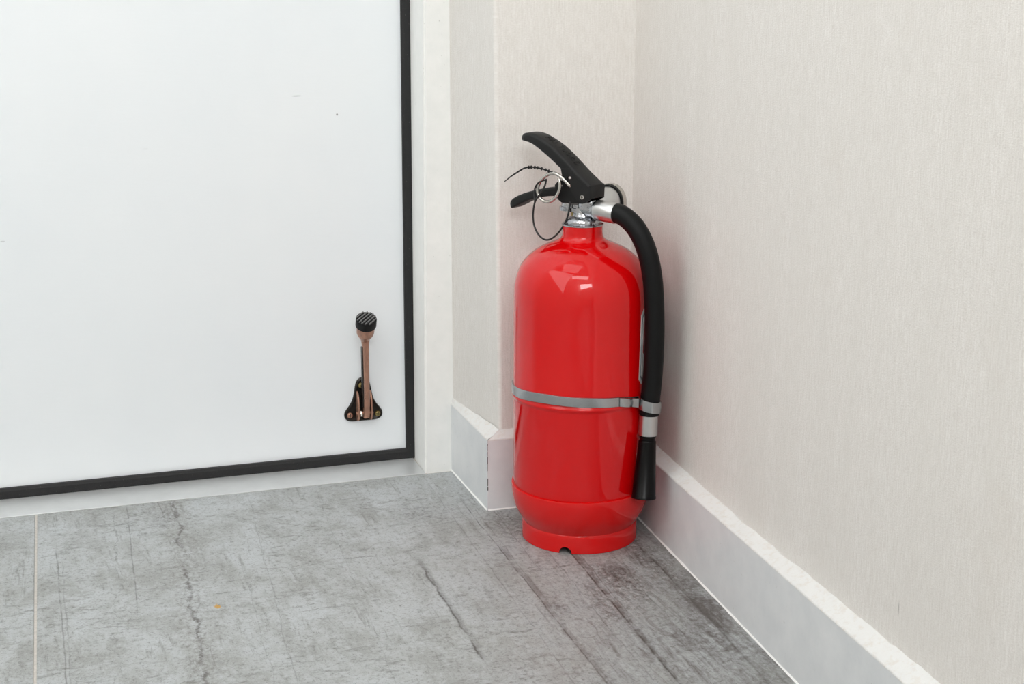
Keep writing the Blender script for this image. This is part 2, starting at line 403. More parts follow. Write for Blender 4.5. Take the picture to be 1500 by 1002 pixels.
# jamb
bm = bmesh.new()
prism(bm, [(-.0030, VT), (-.0004, .0020), (.0012, .14), (.10, .14), (.10, VT+.03), (.042, VT+.012), (.042, VT)],
      lambda p: Vector((p[0], p[1], -.002)), lambda p: Vector((p[0] + (.026 if p[1] < VT+.001 and p[0] < .02 else .012 if p[0] < .02 else 0.0), p[1], HC)))
es = [e for e in bm.edges if abs(e.verts[0].co.y-VT) < 1e-4 and abs(e.verts[1].co.y-VT) < 1e-4 and e.verts[0].co.x < .028 and e.verts[1].co.x < .028]
bmesh.ops.bevel(bm, geom=es, offset=.0025, segments=3, affect='EDGES')
struct(mk('trim_jamb', bm, M['trim'], None, RM, True, 30), 'white painted door jamb beside the black gasket', 'jamb')
bm = bmesh.new(); prism(bm, [(-1.25, VT), (-.958, VT), (-.958, .14), (-1.25, .14)], lambda p: Vector((p[0], p[1], 0)), lambda p: Vector((p[0], p[1], HC)))
struct(mk('trim_far_jamb', bm, M['trim'], None, RM, False), 'white door jamb on the far left of the door', 'jamb')
bm = bmesh.new(); box(bm, -.958, -.0005, VT, .14, 2.053, HC)
struct(mk('trim_head', bm, M['trim'], None, RM, False), 'white lintel above the door', 'lintel')

# walls (wallpapered pillar side, short back wall, right wall, and the ones behind the camera)
TR = .0145                                  # wall plane behind the right skirting face
WU0 = .0325; WU1 = .0466; WV = VF + T        # the pillar side is not parallel to its skirting
def wallprism(name, pts, mat, label, z0=0.0, ang=30, bev=None, lean=0.0):
    bm = bmesh.new(); prism(bm, pts, lambda p: Vector((p[0], p[1], z0)), lambda p: Vector((p[0] + (lean if bev and abs(p[0]-bev[0]) < .012 and abs(p[1]-bev[1]) < .012 else 0), p[1], HC)))
    return struct(mk(name, bm, mat, None, RM, True, ang), label, 'wall')
ucor = RU(WV, TR)
wallprism('wall_back', [(WU1+.005*(1-math.sin(math.radians(a_))), WV+.005*(1-math.cos(math.radians(a_)))) for a_ in (0, 15, 30, 45, 60, 75, 90)] + [(WU0, VT-.0002), (.10, VT+.05), (ucor+.05, VT+.05), (ucor+.0, WV)], M['paper'],
          'cream woven wallpaper pillar wall behind the extinguisher', bev=(WU1, WV), lean=-.0245)
wallprism('wall_right', [(ucor, WV+.0), (ucor+.16, WV+.02), (RU(VB, TR)+.16, VB-.1), (RU(VB-.1, TR), VB-.1)], M['paper'],
          'long cream woven wallpaper wall on the right')
wallprism('wall_left', [(UL-.1, VB-.1), (UL, VB-.1), (UL, .14), (UL-.1, .14)], M['paper'], 'cream wallpaper wall on the left, outside the picture')
wallprism('wall_front', [(UL, VB-.1), (RU(VB, TR), VB-.1), (RU(VB, TR), VB), (UL, VB)], M['paper'], 'cream wallpaper wall behind the camera')
bm = bmesh.new(); box(bm, UL-.1, .5, VB-.1, .14, HC, HC+.05)
struct(mk('ceiling', bm, M['ceiling'], None, RM, False), 'white painted ceiling above the corridor', 'ceiling')

# skirtings with an uneven caulk fillet on top and a caulk line at the floor
def skirting(name, path, label, mitre=''):
    """path: list of (u, v, nu, nv, H, Hc, T): face point, outward normal, board height, caulk height, depth back to the wall"""
    bm = bmesh.new(); rows = []
    for (u, v, nu, nv, H, Hc, T_) in path:
        prof = [(T_+.004, 0), (0, 0), (0, H-.0012), (.0012, H), (T_+.004, H)]
        rows.append([bm.verts.new((u - nu*a, v - nv*a, z)) for a, z in prof])
    for A, B in zip(rows, rows[1:]):
        for k in range(4): bm.faces.new((A[k], A[k+1], B[k+1], B[k]))
    bm.faces.new(rows[0]); bm.faces.new(rows[-1][::-1])
    o = struct(mk(name, bm, M['base'], None, RM, True, 25), label, 'skirting board')
    bm = bmesh.new(); bf = bmesh.new(); pr = []; pf = []; fine = []
    for (p, q) in zip(path, path[1:]):
        L = math.hypot(q[0]-p[0], q[1]-p[1]); n = max(2, int(L/.005))
        for k in range(n + (q is path[-1])): fine.append(tuple(p[i] + (q[i]-p[i])*k/n for i in range(7)))
    s1 = s2 = s3 = 0
    for i, (u, v, nu, nv, H, Hc, T_) in enumerate(fine):
        s1 = .88*s1 + random.uniform(-.0003, .0003); s2 = .6*s2 + random.uniform(-.00025, .00025); s3 = .5*s3 + random.uniform(-.0006, .0006)
        f = min(1, i/3, (len(fine)-1-i)/3); a1 = s1*f; a2 = s2*f; a3 = s3*f
        R = [(.0004, H-.0025), (-.0003, H-.0006+a2*.5), (.0012, H+.0008+a2), (T_*.5, H+(Hc-H)*.42+a2+a3*.5), (T_-.0014, Hc+a1*.5-.0010), (T_+.0001, Hc+a1+a3), (T_+.003, Hc-.01)]
        row = []
        for a, z in R:
            uu, vv = u-nu*a, v-nv*a; fr_ = max(0, min(1, a/T_))
            if mitre == 'p': vv = max(vv, VF+T*fr_)
            if mitre == 'b': uu = max(uu, UP+.0165*fr_)
            row.append(bm.verts.new((uu, vv, z)))
        pr.append(row)
        e = .0015 + a2
        F = [(.001, .0), (-e, -.0002), (-e*.4, e*.5), (.0003, e*1.1), (.001, e)]
        pf.append([bf.verts.new((u-nu*a, v-nv*a, z)) for a, z in F])
    for b_, rr in ((bm, pr), (bf, pf)):
        for A, B in zip(rr, rr[1:]):
            for k in range(len(A)-1): b_.faces.new((A[k], A[k+1], B[k+1], B[k]))
    mk('caulk_bead', bm, M['caulk'], o, RM, True, 80)['label'] = 'uneven white caulk bead on the top edge'
    mk('caulk_line', bf, M['trim'], o, RM, True, 80)['label'] = 'thin white caulk line at the floor'
    return o
bp = skirting('baseboard_pillar', [(UP, VT, -1, 0, .0830, .0900, .0030), (UP, VF+.0003, -1, 0, .0822, .0905, .0165)], 'short grey-white skirting board on the pillar side by the jamb', 'p')
skirting('baseboard_back', [(UP+.0004, VF, 0, -1, .0820, .0905, T), (RU(VF), VF, 0, -1, .0815, .0900, T)], 'white skirting board on the back wall behind the extinguisher', 'b')
skirting('baseboard_right', [(RU(VF), VF, -1, SK, .0785, .0860, TR), (RU(-.42), -.42, -1, SK, .0800, .0860, TR), (RU(-.60), -.60, -1, SK, .0825, .0880, TR), (RU(-.85), -.85, -1, SK, .0850, .0945, TR), (RU(VB), VB, -1, SK, .0850, .0945, TR)], 'long white skirting board along the right wall')
# the open hairline at the pillar skirting's mitre
bm = bmesh.new(); z_ = .012
while z_ < .078:
    L_ = random.uniform(.002, .009); w_ = random.uniform(.00018, .00038); j_ = random.uniform(-.0003, .0003)
    if random.random() < .8: box(bm, UP-.0002+j_, UP-.0002+j_+w_*2, VF-.00025, VF+.0004, z_, z_+L_)
    z_ += L_ + random.uniform(.0, .002)
mk('mitre_gap', bm, M['rubber'], bp, RM, False)['label'] = 'dark open hairline down the outer corner'

# ------------------------------------------------------------------ fire extinguisher
cxy = Vector((.0718, 1.5777, 0))
ext = thing('fire_extinguisher', 'glossy red fire extinguisher with black hose and levers standing on the tiles in the corner', 'fire extinguisher', cxy)
EM = Matrix.Translation(cxy)
TH = math.radians(40)
ea = Vector((math.cos(TH), -math.sin(TH), 0)); eb = Vector((math.sin(TH), math.cos(TH), 0)); ez = Vector((0, 0, 1))
def E(a, b, z): return ea*a + eb*b + ez*z                 # lever frame, metres, in the extinguisher's local space
def polar(rho, deg, z): return Vector((rho*math.cos(math.radians(deg)), rho*math.sin(math.radians(deg)), z))
def part(name, bm, mat, parent=None, label=None, smooth=True, angle=40):
    o = mk(name, bm, mat, parent or ext, None, smooth, angle)
    if label: o['label'] = label
    return o
# body
pr = [(.0, .030), (.05, .030), (.0695, .0560), (.0702, .0600)]
pr += [(.0706, .070), (.0706, .1530), (.0709, .1548), (.0720, .1562), (.0724, .1576), (.0720, .1588), (.0710, .1600), (.0705, .162)]
pr += [(.0705, .25), (.0704, .262), (.0698, .2705), (.0685, .2780), (.0662, .2855), (.0630, .2922), (.0590, .2978), (.0540, .3028), (.0480, .3076), (.0410, .3116), (.0340, .3147), (.0280, .3172), (.0240, .3192), (.0217, .3214), (.0207, .3240), (.0205, .3270), (.0205, .3338), (.0, .3338)]
bm = bmesh.new(); lathe(bm, pr, 128)
body = part('cylinder', bm, M['red'], angle=50)
bm = bmesh.new(); lathe(bm, [(.0700, .0600), (.0722, .0596), (.0726, .0580), (.0724, .0520), (.0716, .0450), (.0700, .0380), (.0672, .0310), (.0640, .0255), (.0612, .0215), (.0600, .0190), (.0590, .0190), (.055, .024), (.0, .026)], 128)
part('base_cup', bm, M['redboot'], angle=50, label='slightly duller red base cup')
bm = bmesh.new(); lathe(bm, [(.0598, .0200), (.0606, .0190), (.0611, .0160), (.0613, .0006), (.0608, .0), (.0580, .0), (.0580, .0200), (.0598, .0200)], 128, cap=False)
ring = part('foot_ring', bm, M['redboot'])
bmesh_c = bmesh.new(); lathe(bmesh_c, [(.0068, -.02), (.0068, .02)], 32, frame(polar(.060, -106, .0004), polar(1, -106, 0)))
cut(ring, bmesh_c)

# strap round the body (sits a little lower towards the hose) and the clip that holds the hose
def strap_z(d):
    d = (d + 360) % 360 - 360   # -360..0
    K = [(-360, .1575), (-300+0, .1585), (-240, .1605), (-173, .1630), (-122, .1672), (-87, .1662), (-61, .1643), (-37, .1602), (0, .1575)]
    K = sorted(K)
    for (a, za), (b, zb) in zip(K, K[1:]):
        if a <= d <= b: t = (d-a)/(b-a); t = t*t*(3-2*t)*.4 + t*.6; return za + (zb-za)*t
    return .162
bm = bmesh.new(); rows = []
for k in range(121):
    d = -38 - 345*k/120
    zc = strap_z(d); rr = .0714 + (.0014 if abs(zc - .1576) < .006 else .0)
    rr = .0721
    rows.append([bm.verts.new(polar(r_, d, zc+dz)) for r_, dz in ((rr-.0004, -.0050), (rr+.0002, -.0046), (rr+.0003, .0), (rr+.0002, .0046), (rr-.0004, .0050), (rr-.0016, .0050), (rr-.0016, -.0050))])
for A, B in zip(rows, rows[1:]):
    for k in range(7): bm.faces.new((A[k], A[(k+1) % 7], B[(k+1) % 7], B[k]))
bm.faces.new(rows[0]); bm.faces.new(rows[-1][::-1])
part('strap', bm, M['band'], label='satin metal strap around the middle', angle=35)
HC_ = polar(.0815, -33.5, .1560)
bm = bmesh.new(); rows = []
tang = polar(1, -33.5+90, 0)
cl = []
for k in range(41):                         # ring part
    a = -33.5 - 130 + (k/40)*300  # goes round the hose on its outer side
    ca = Vector((math.cos(math.radians(a)), math.sin(math.radians(a)), 0))
    rr = .0114
    cl.append((HC_ + ca*rr + Vector((0, 0, -.0028*(ca.x*.9 - ca.y*.1) + .0008)), ca))
lead = [(polar(.0738, -62, .1643), polar(1, -62, 0)), (polar(.0742, -52, .1625), polar(1, -52, 0)), (polar(.0752, -47, .1612), polar(1, -50, 0))]
allp = cl
for p, nrm in allp:
    rows.append([bm.verts.new(p + nrm*o_ + ez*dz) for o_, dz in ((-.0006, -.0060), (.0006, -.0056), (.0010, 0), (.0006, .0056), (-.0006, .0060))])
for A, B in zip(rows, rows[1:]):
    for k in range(5): bm.faces.new((A[k], A[(k+1) % 5], B[(k+1) % 5], B[k]))
bm.faces.new(rows[0]); bm.faces.new(rows[-1][::-1])
# dimpled tab joining the clip to the strap
rows = []
for k in range(13):
    t = k/12; d = -60 + 17*t; rr = .0732 + .0016*math.sin(PI*min(1, t*1.3)) + (.0035*max(0, t-.7)/.3)
    zc = strap_z(d) - .0008*t
    rows.append([bm.verts.new(polar(rr+o_, d, zc+dz)) for o_, dz in ((-.0006, -.0047), (.0004, -.0044), (.0014*math.sin(PI*t)+.0004, 0), (.0004, .0044), (-.0006, .0047))])
for A, B in zip(rows, rows[1:]):
    for k in range(5): bm.faces.new((A[k], A[(k+1) % 5], B[(k+1) % 5], B[k]))
bm.faces.new(rows[0]); bm.faces.new(rows[-1][::-1])
part('hose_clip', bm, M['band'], angle=50, label='bright metal clip holding the hose')

# sticker on the far right of the body
def patch(name, d0, d1, z0, z1, r, th, mat, parent=None, cr=.006, label=None, skew=0.0):
    bm = bmesh.new(); n = 24; W_ = math.radians(abs(d1-d0))*r; loop = []
    for (cx_, cz_, a0) in ((W_-cr, z0+cr, -90), (W_-cr, z1-cr, 0), (cr, z1-cr, 90), (cr, z0+cr, 180)):
        for k in range(7):
            a = math.radians(a0 + 90*k/6); loop.append((cx_+cr*math.cos(a), cz_+cr*math.sin(a)))
    # build as strips across so it follows the curve
    cols = []
    for i in range(n+1):
        x = W_*i/n
        if x < cr: h_ = cr - math.sqrt(max(0, cr*cr-(cr-x)**2))
        elif x > W_-cr: h_ = cr - math.sqrt(max(0, cr*cr-(x-W_+cr)**2))
        else: h_ = 0
        d = d0 + (d1-d0)*i/n
        zs = [z0+h_, z1-h_]
        def pt(rad, z): return polar(rad, d + skew*(z-z0)/(z1-z0), z)
        cols.append([bm.verts.new(pt(r, zs[0])), bm.verts.new(pt(r+th, zs[0])), bm.verts.new(pt(r+th, (zs[0]+zs[1])/2)), bm.verts.new(pt(r+th, zs[1])), bm.verts.new(pt(r, zs[1]))])
    for A, B in zip(cols, cols[1:]):
        for k in range(5): bm.faces.new((A[k], A[(k+1) % 5], B[(k+1) % 5], B[k]))
    bm.faces.new(cols[0]); bm.faces.new(cols[-1][::-1])
    return part(name, bm, mat, parent, label, angle=60)
st = patch('sticker', -36.5, 62, .176, .2545, .0704, .0004, M['stickerwhite'], None, .006, 'white instruction sticker with grey border, mostly behind the hose', 2.5)
patch('sticker_border', -34.8, 60.2, .1790, .2515, .0705, .0005, M['stickergrey'], st, .005, 'grey border line of the sticker', 2.5)
patch('sticker_face', -33.8, 59.0, .1810, .2495, .0706, .0006, M['stickerwhite'], st, .0045, None, 2.5)
patch('sticker_print', -31.5, 57.0, .2060, .2440, .0707, .0007, M['stickerred'], st, .003, 'dark red print block', 2.5)

# valve: flange, domed nut, stem, cast body, tongue, outlet boss
bm = bmesh.new()
lathe(bm, [(.0206, .3338), (.0213, .3342), (.0213, .3352), (.0206, .3357), (.0170, .3360), (.0172, .3380), (.0160, .3402), (.0130, .3422), (.0105, .3432), (.0098, .3450), (.0092, .3520), (.0, .3520)], 64)
vb = part('valve_body', bm, M['chrome'], label='shiny cast chrome valve', angle=35)
bm = bmesh.new(); r = bmesh.ops.create_cube(bm, size=1)
box(bm, -.0010, .0175, -.0085, .0085, .3465, .3615, .003, 3)
lathe(bm, [(.0088, 0), (.0088, .0155), (.0102, .0160), (.0102, .0185), (.0088, .0190)], 32, frame(Vector((.002, 0, .3512)), Vector((1, 0, -.03))))
for v in list(r['verts']): bm.verts.remove(v)
for v in bm.verts: v.co = E(v.co.x, v.co.y, v.co.z)
part('outlet_block', bm, M['chrome'], vb, angle=35)
bm = bmesh.new()
tp = [(-.004, -.0085)] + [(-.0175+.0095*math.cos(math.radians(a)), .0088*math.sin(math.radians(a))) for a in range(270, 89, -15)] + [(-.004, .0085), (.004, .007), (.004, -.007)]
prism(bm, tp, lambda p: E(p[0], p[1]*1.2, .3475), lambda p: E(p[0], p[1]*1.2, .3512))
prism(bm, [(x*.86-.002, y*.86) for x, y in tp], lambda p: E(p[0], p[1]*1.15, .3510), lambda p: E(p[0], p[1]*1.15, .3550))
part('valve_tongue', bm, M['chrome'], vb, angle=35)
bm = bmesh.new(); lathe(bm, [(.0026, .3425), (.0026, .3490)], 16, Matrix.Translation(E(-.0085, -.004, 0)))
part('brass_stud', bm, M['brass'], vb, label='small brass stud')
# ferrule
ax = (ea + ez*-.03).normalized()
bm = bmesh.new(); lathe(bm, [(.0088, 0), (.0104, .0006), (.0106, .002), (.0106, .0235), (.0102, .0240), (.0095, .0240)], 48, frame(E(.0188, 0, .3508), ax))
part('hose_ferrule', bm, M['alu'], label='smooth aluminium ferrule at the valve')
# hose
hp = [(.038, -40, .3502), (.043, -40, .3503), (.050, -39.5, .3485), (.058, -39, .3440), (.066, -38, .3362), (.0735, -36.5, .3230), (.0790, -35, .3060), (.0826, -34, .2850), (.0845, -33.5, .2600), (.0852, -33, .2320), (.0848, -33, .2020), (.0834, -33, .1780), (.0820, -33.3, .1600), (.0815, -33.5, .1460)]
bm = bmesh.new(); tube(bm, catmull([polar(*p) for p in hp], 8), .0100, 32)
part('hose', bm, M['hose'], label='thick black rubber hose curving down the right side', angle=60)
# lower ferrule, collar, nozzle
q0 = polar(.0812, -33.8, .1470); q1 = polar(.0848, -42, .0600)
bmd = (q1-q0).normalized()
dl = (q1-q0).length
bm = bmesh.new(); lathe(bm, [(.0085, .0), (.0098, .0004), (.0098, .0208), (.0094, .0212), (.0085, .0212)], 48, frame(q0 + bmd*.001, (polar(.0812, -34.5, .125)-q0)))
part('nozzle_ferrule', bm, M['alu'], label='short aluminium ferrule above the nozzle')
q2 = polar(.0813, -34.6, .1262)
bm = bmesh.new(); lathe(bm, [(.0085, 0), (.0085, .0035), (.0078, .0040), (.0078, .0085)], 48, frame(q2, q1-q2))
part('nozzle_collar', bm, M['horn'])
q3 = q2 + (q1-q2).normalized()*.0072; L3 = (q1-q3).length
bm = bmesh.new(); lathe(bm, [(.0072, .0), (.0088, .0003), (.0091, .0012), (.0090, .0030), (.0122, L3-.003), (.0126, L3-.0022), (.0126, L3-.0004), (.0120, L3), (.0110, L3), (.0085, L3-.025), (.0, L3-.026)], 48, frame(q3, q1-q3))
part('nozzle', bm, M['horn'], label='tapered glossy black nozzle', angle=35)

# pressure gauge on the back side
gz = .3545
bm = bmesh.new(); F = frame(E(.004, .008, gz-.001), eb)
lathe(bm, [(.0075, 0), (.0075, .010), (.0090, .012), (.0158, .0290), (.0160, .0300)], 48, F)
ga = part('pressure_gauge', bm, M['alu'], label='small round gauge with chrome rim behind the valve')
bm = bmesh.new(); lathe(bm, [(.0150, .0290), (.0172, .0292), (.0176, .0300), (.0176, .0318), (.0165, .0322)], 48, F, cap=False); part('gauge_gasket', bm, M['blackpaint'], ga)
bm = bmesh.new(); lathe(bm, [(.0165, .0312), (.0183, .0316), (.0186, .0330), (.0186, .0365), (.0178, .0375), (.0160, .0370), (.0, .0370)], 48, F); part('gauge_rim', bm, M['wire'], ga)

# levers ---------------------------------------------------------
def interp(K, x):
    K = sorted(K)
    if x <= K[0][0]: return K[0][1]
    for (a, ya), (b, yb) in zip(K, K[1:]):
        if x <= b: t = (x-a)/(b-a); return ya + (yb-ya)*t
    return K[-1][1]
def lever_loft(bm, stations, nr=5):
    """stations: (a_top, z_top, a_bot, z_bot, half_width) -> rounded box sections"""
    rings = []
    for (a0, z0, a1, z1, hw, rad) in stations:
        up = Vector((a0-a1, z0-z1)); h_ = up.length; up.normalize()
        rad = min(rad, hw*.95, h_*.48); sec = []
        for (sx, sy, st_) in ((1, 1, 0), (-1, 1, 90), (-1, -1, 180), (1, -1, 270)):
            for k in range(nr+1):
                an = math.radians(st_ + 90*k/nr)
                x = sx*(hw-rad) + rad*math.cos(an); y = sy*(h_/2-rad) + rad*math.sin(an)
                if sy > 0: y += .0011*(1-(x/hw)**2)
                m = Vector(((a0+a1)/2, (z0+z1)/2)) + up*y
                sec.append(bm.verts.new(E(m.x, x, m.y)))
        rings.append(sec)
    for A, B in zip(rings, rings[1:]):
        n = len(A)
        for k in range(n): bm.faces.new((A[k], A[(k+1) % n], B[(k+1) % n], B[k]))
    bm.faces.new(rings[0]); bm.faces.new(rings[-1][::-1])
mm = .001
top = catmull([(a*mm, z*mm, 0) for a, z in ((-76.5, 416.5), (-75, 419.0), (-71.5, 421.3), (-66, 422.4), (-57, 421.9), (-46, 418.4), (-31, 411.2), (-16, 401.2), (0, 388.8), (12, 380.4), (18, 376.2))], 5)
bot = catmull([(a*mm, z*mm, 0) for a, z in ((-76.5, 415.4), (-74.5, 414.2), (-70, 413.9), (-64, 413.2), (-57, 411.0), (-48, 406.6), (-34, 398.6), (-20, 389.5), (-4, 379.0), (8, 371.0), (14.5, 366.0))], 5)
hwK = [(0, .0035), (.1, .0072), (.2, .0094), (.32, .0104), (.5, .0112), (.7, .0120), (1, .0122)]
stn = []
for i, (p, q) in enumerate(zip(top, bot)):
    s = i/(len(top)-1); stn.append((p.x, p.y, q.x, q.y, interp(hwK, s), .0032))
bm = bmesh.new(); lever_loft(bm, stn)
box_ = [(.0155, .0185, -.0122, .0122, .3630, .3768)]
bb2 = bmesh.new()
for bx in box_:
    box(bb2, *bx, .0012, 2)
for v in bb2.verts: v.co = E(v.co.x, v.co.y, v.co.z)
tmp = bpy.data.meshes.new('t'); bb2.to_mesh(tmp); bm.from_mesh(tmp); bb2.free(); bpy.data.meshes.remove(tmp)
plate = [(-19.4, 391), (-17.6, 384), (-9.2, 373.7), (1.4, 360.2), (11, 358.6), (17.8, 362.4), (18.3, 374), (2, 383), (-10, 392)]
for sgn in (-1, 1):
    prism(bm, [(a*mm, z*mm) for a, z in plate], lambda p: E(p[0], sgn*.0122, p[1]), lambda p: E(p[0], sgn*.0102, p[1]))
lev = part('operating_lever', bm, M['blackplastic'], label='black upper squeeze lever rising to the left', angle=35)
bm = bmesh.new(); lathe(bm, [(.0026, -.03), (.0026, .03)], 20, frame(E(-.0070, 0, .3818), eb+ea*.10)); cut(lev, bm)
# worn, unreadable raised characters on the top of the lever
def on_top(s, b, hh):
    i = s*(len(top)-1); k = min(int(i), len(top)-2); f_ = i-k
    p = top[k].lerp(top[k+1], f_); tdir = (top[k+1]-top[k]).normalized(); nrm = Vector((-tdir.y, tdir.x, 0))
    if nrm.y < 0: nrm = -nrm
    hw = interp(hwK, s); crown = .0011*(1-(b/hw)**2)
    q = p + nrm*(crown+hh)
    return E(q.x, b, q.y)
bm = bmesh.new()
def stroke(pts, r=.00028):
    tube(bm, [on_top(s, b, -.00005) for s, b in pts], r, 6)
x0 = .50; dx = .034
def glyph(i, segs):
    for sg in segs: stroke([(x0 + i*dx + a*dx*.72, -.0038 + b*.0076) for a, b in sg])
arc = lambda cx_, cy_, rx, ry, a0, a1: [(cx_+rx*math.cos(math.radians(a0+(a1-a0)*k/8)), cy_+ry*math.sin(math.radians(a0+(a1-a0)*k/8))) for k in range(9)]
glyph(0, [[(0, 0), (0, 1)], [(0, 1), (.9, 1)], [(0, .5), (.7, .5)]])
glyph(1, [[(0, 0), (.45, 1), (.9, 0)]])
glyph(2, [[(0, 0), (0, 1)], [(0, 1), (.9, 0)]])
glyph(3, [[(.45, 0), (.45, 1)], [(0, 1), (.9, 1)]])
glyph(4, [arc(.45, .5, .45, .5, 180, 360) + [(.9, 1)], [(0, .5), (0, 1)]])
glyph(5, [arc(.45, .5, .45, .5, 0, 360)])
glyph(6, [[(0, 0), (0, 1)], [(0, 1), (.8, .75), (0, .5)], [(.2, .5), (.9, 0)]])
glyph(7, [[(0, 0), (0, 1)], arc(0, .5, .85, .5, -90, 90)])
part('raised_lettering', bm, M['blackplastic'], lev, 'worn raised lettering, not legible')
# lower carry handle with bracket
t2 = catmull([(a*mm, z*mm, 0) for a, z in ((-91.5, 345.5), (-89, 350.0), (-82, 354.8), (-72, 359.2), (-60, 363.2), (-46, 366.8), (-33, 369.2), (-22, 370.4))], 5)
b2 = catmull([(a*mm, z*mm, 0) for a, z in ((-91, 343.6), (-87.5, 342.6), (-79, 346.5), (-70, 351.0), (-59, 355.2), (-45, 358.8), (-33, 360.8), (-22, 361.4))], 5)
hw2 = [(0, .0045), (.1, .0080), (.2, .0095), (.5, .0098), (1, .0092)]
stn = [(p.x, p.y, q.x, q.y, interp(hw2, i/(len(t2)-1)), .0022) for i, (p, q) in enumerate(zip(t2, b2))]
bm = bmesh.new(); lever_loft(bm, stn)
ch = part('carry_handle', bm, M['blackplastic'], label='shorter black lower handle under the lever', angle=35)
bm = bmesh.new()
brk = [(-28.5, 373.0), (-24.0, 377.5), (-18, 378.8), (-8, 378), (4, 374), (14, 368), (13, 359.5), (6, 357.2), (-10, 356.2), (-20, 356.0), (-24.5, 358.8), (-26.5, 365)]
for sgn in (-1, 1):
    prism(bm, [(a*mm, z*mm) for a, z in brk], lambda p: E(p[0], sgn*.0101, p[1]), lambda p: E(p[0], sgn*.0080, p[1]))
prism(bm, [(-21*mm, 370*mm), (-10*mm, 370*mm), (4*mm, 368*mm), (12*mm, 366*mm), (12*mm, 360*mm), (-18*mm, 358*mm)], lambda p: E(p[0], -.0080, p[1]), lambda p: E(p[0], .0080, p[1]))
brko = part('handle_bracket', bm, M['blackpaint'], ch, 'black folded metal bracket', angle=30)
bm = bmesh.new(); lathe(bm, [(.0018, -.03), (.0018, .03)], 20, frame(E(-.0205, 0, .3728), eb)); cut(brko, bm)
bm = bmesh.new()
for sgn in (-1, 1):
    lathe(bm, [(.0011, .0), (.0013, .0010), (.0021, .0011), (.0025, .0004), (.0025, -.003), (.0, -.003)], 24, frame(E(.0087, sgn*.0122, .3644), eb*sgn))
part('rivet', bm, M['wire'], lev, 'small bright hollow rivet')
bm = bmesh.new(); tube(bm, [E(-.0190, -.0065, .3555), E(-.0190, -.0065, .3605)], .0026, 12)
part('bracket_foot', bm, M['blackpaint'], ch)

# safety pin ring
def Epts(L, b, n=8):
    out = []
    for p in L:
        bb_ = p[2] if len(p) > 2 else b
        out.append(E(p[0]*mm, bb_*mm, p[1]*mm))
    return catmull(out, n)
rg = [(-7.0, 374.6, -13.0), (-11.5, 379.0, -14.2), (-17.0, 383.1, -15.0), (-25.5, 385.7, -15.6), (-35.2, 382.6, -16.0), (-43.0, 375.2, -16.2), (-46.2, 366.0, -16.2), (-42.8, 358.6, -15.8), (-35.2, 355.6, -15.2), (-26.6, 358.6, -14.6), (-20.4, 366.6, -14.0), (-18.6, 374.5, -13.8), (-20.5, 381.0, -13.6)]
bm = bmesh.new(); tube(bm, Epts(rg, -16), .0017, 14)
tube(bm, [E(-.0070, -.0130, .3746), E(-.0060, .0125, .3744)], .0014, 12)
part('safety_pin', bm, M['wire'], label='bright steel ring of the safety pin', angle=60)
# tamper tie
tl = [(-92.0, 371.0, -14), (-82.0, 377.6, -15), (-72.0, 383.2, -16), (-64.0, 387.4, -16.5), (-57, 389.2, -17), (-48, 389.8, -17), (-38, 388.8, -16.5), (-29.0, 386.8, -15.5), (-25, 385.0, -14)]
bm = bmesh.new(); path = Epts(tl, -18); tube(bm, path, lambda s: .0005 + .00035*min(1, s*5), 10)
for k in range(8):                          # ratchet beads
    i = int(8*4.0 + k*3.6); p = path[i]; d = (path[i+1]-path[i-1]).normalized()
    lathe(bm, [(.0006, -.0007), (.0018, -.0001), (.0018, .0002), (.0006, .0007)], 10, frame(p, d))
ty = [(-36.0, 379.0, -14.2), (-37.2, 371.5, -15.6), (-40.5, 364.0, -18.4), (-45.5, 357.5, -18.9), (-48.5, 350.5, -18.8), (-49.6, 339.0, -19), (-46.9, 328.6, -19.5), (-39.6, 320.6, -20.5), (-30.5, 317.6, -21), (-21.5, 321.3, -20), (-13.7, 330.7, -17), (-9.4, 341.7, -13.5), (-8.2, 352.0, -11.5), (-8.0, 358.0, -10.0)]
tube(bm, Epts(ty, -18), .00095, 10)
l2 = [(-36.5, 378.0, -14.0), (-42.5, 375.5, -17.6), (-47.6, 369.5, -18.0), (-48.6, 362.5, -18.2), (-47.4, 356.0, -18.8), (-48.2, 351.5, -18.8)]
tube(bm, Epts(l2, -18), .0009, 10)
part('tamper_tie', bm, M['tie'], label='thin black plastic tie looped through the pin ring', angle=60)

# ------------------------------------------------------------------ door stopper (kick-down holder, folded up)
S0u = -.0625
stp = thing('door_stopper', 'copper kick-down door stopper with black rubber tip screwed low on the white door', 'door stopper', W(S0u, .0035, .0545))
stp.rotation_euler = (0, 0, ANG)
def S(u, n, z): return Vector((u*mm, -n*mm, z*mm))     # local: along the door, out of the door, up from the plate's foot
def spart(name, bm, mat, label=None, parent=None, angle=35, smooth=True):
    o = mk(name, bm, mat, parent or stp, None, smooth, angle)
    if label: o['label'] = label
    return o
right = [(0, 52.5), (4.5, 51.2), (8.0, 47.0), (9.8, 40), (11.0, 33), (13.2, 25), (16.8, 18.5), (21, 13), (23.2, 8.5), (22.6, 3), (18.5, -.5), (12, -1.5), (0, -1.5)]
rt = [Vector((x, z, 0)) for x, z in right]; rt = catmull(rt, 4)
outl = [(p.x, p.y) for p in rt]; outl = outl + [(-x, y) for x, y in outl[::-1][1:-1]]
bm = bmesh.new()
n = len(outl); Rings = []
for sc, nn in ((1.0, 0.0), (1.0, 2.0), (.955, 3.2), (.88, 3.6), (.80, 2.6)):
    cx0, cz0 = 0, 17
    Rings.append([bm.verts.new(S(cx0+(x-cx0)*sc, nn, cz0+(z-cz0)*sc)) for x, z in outl])
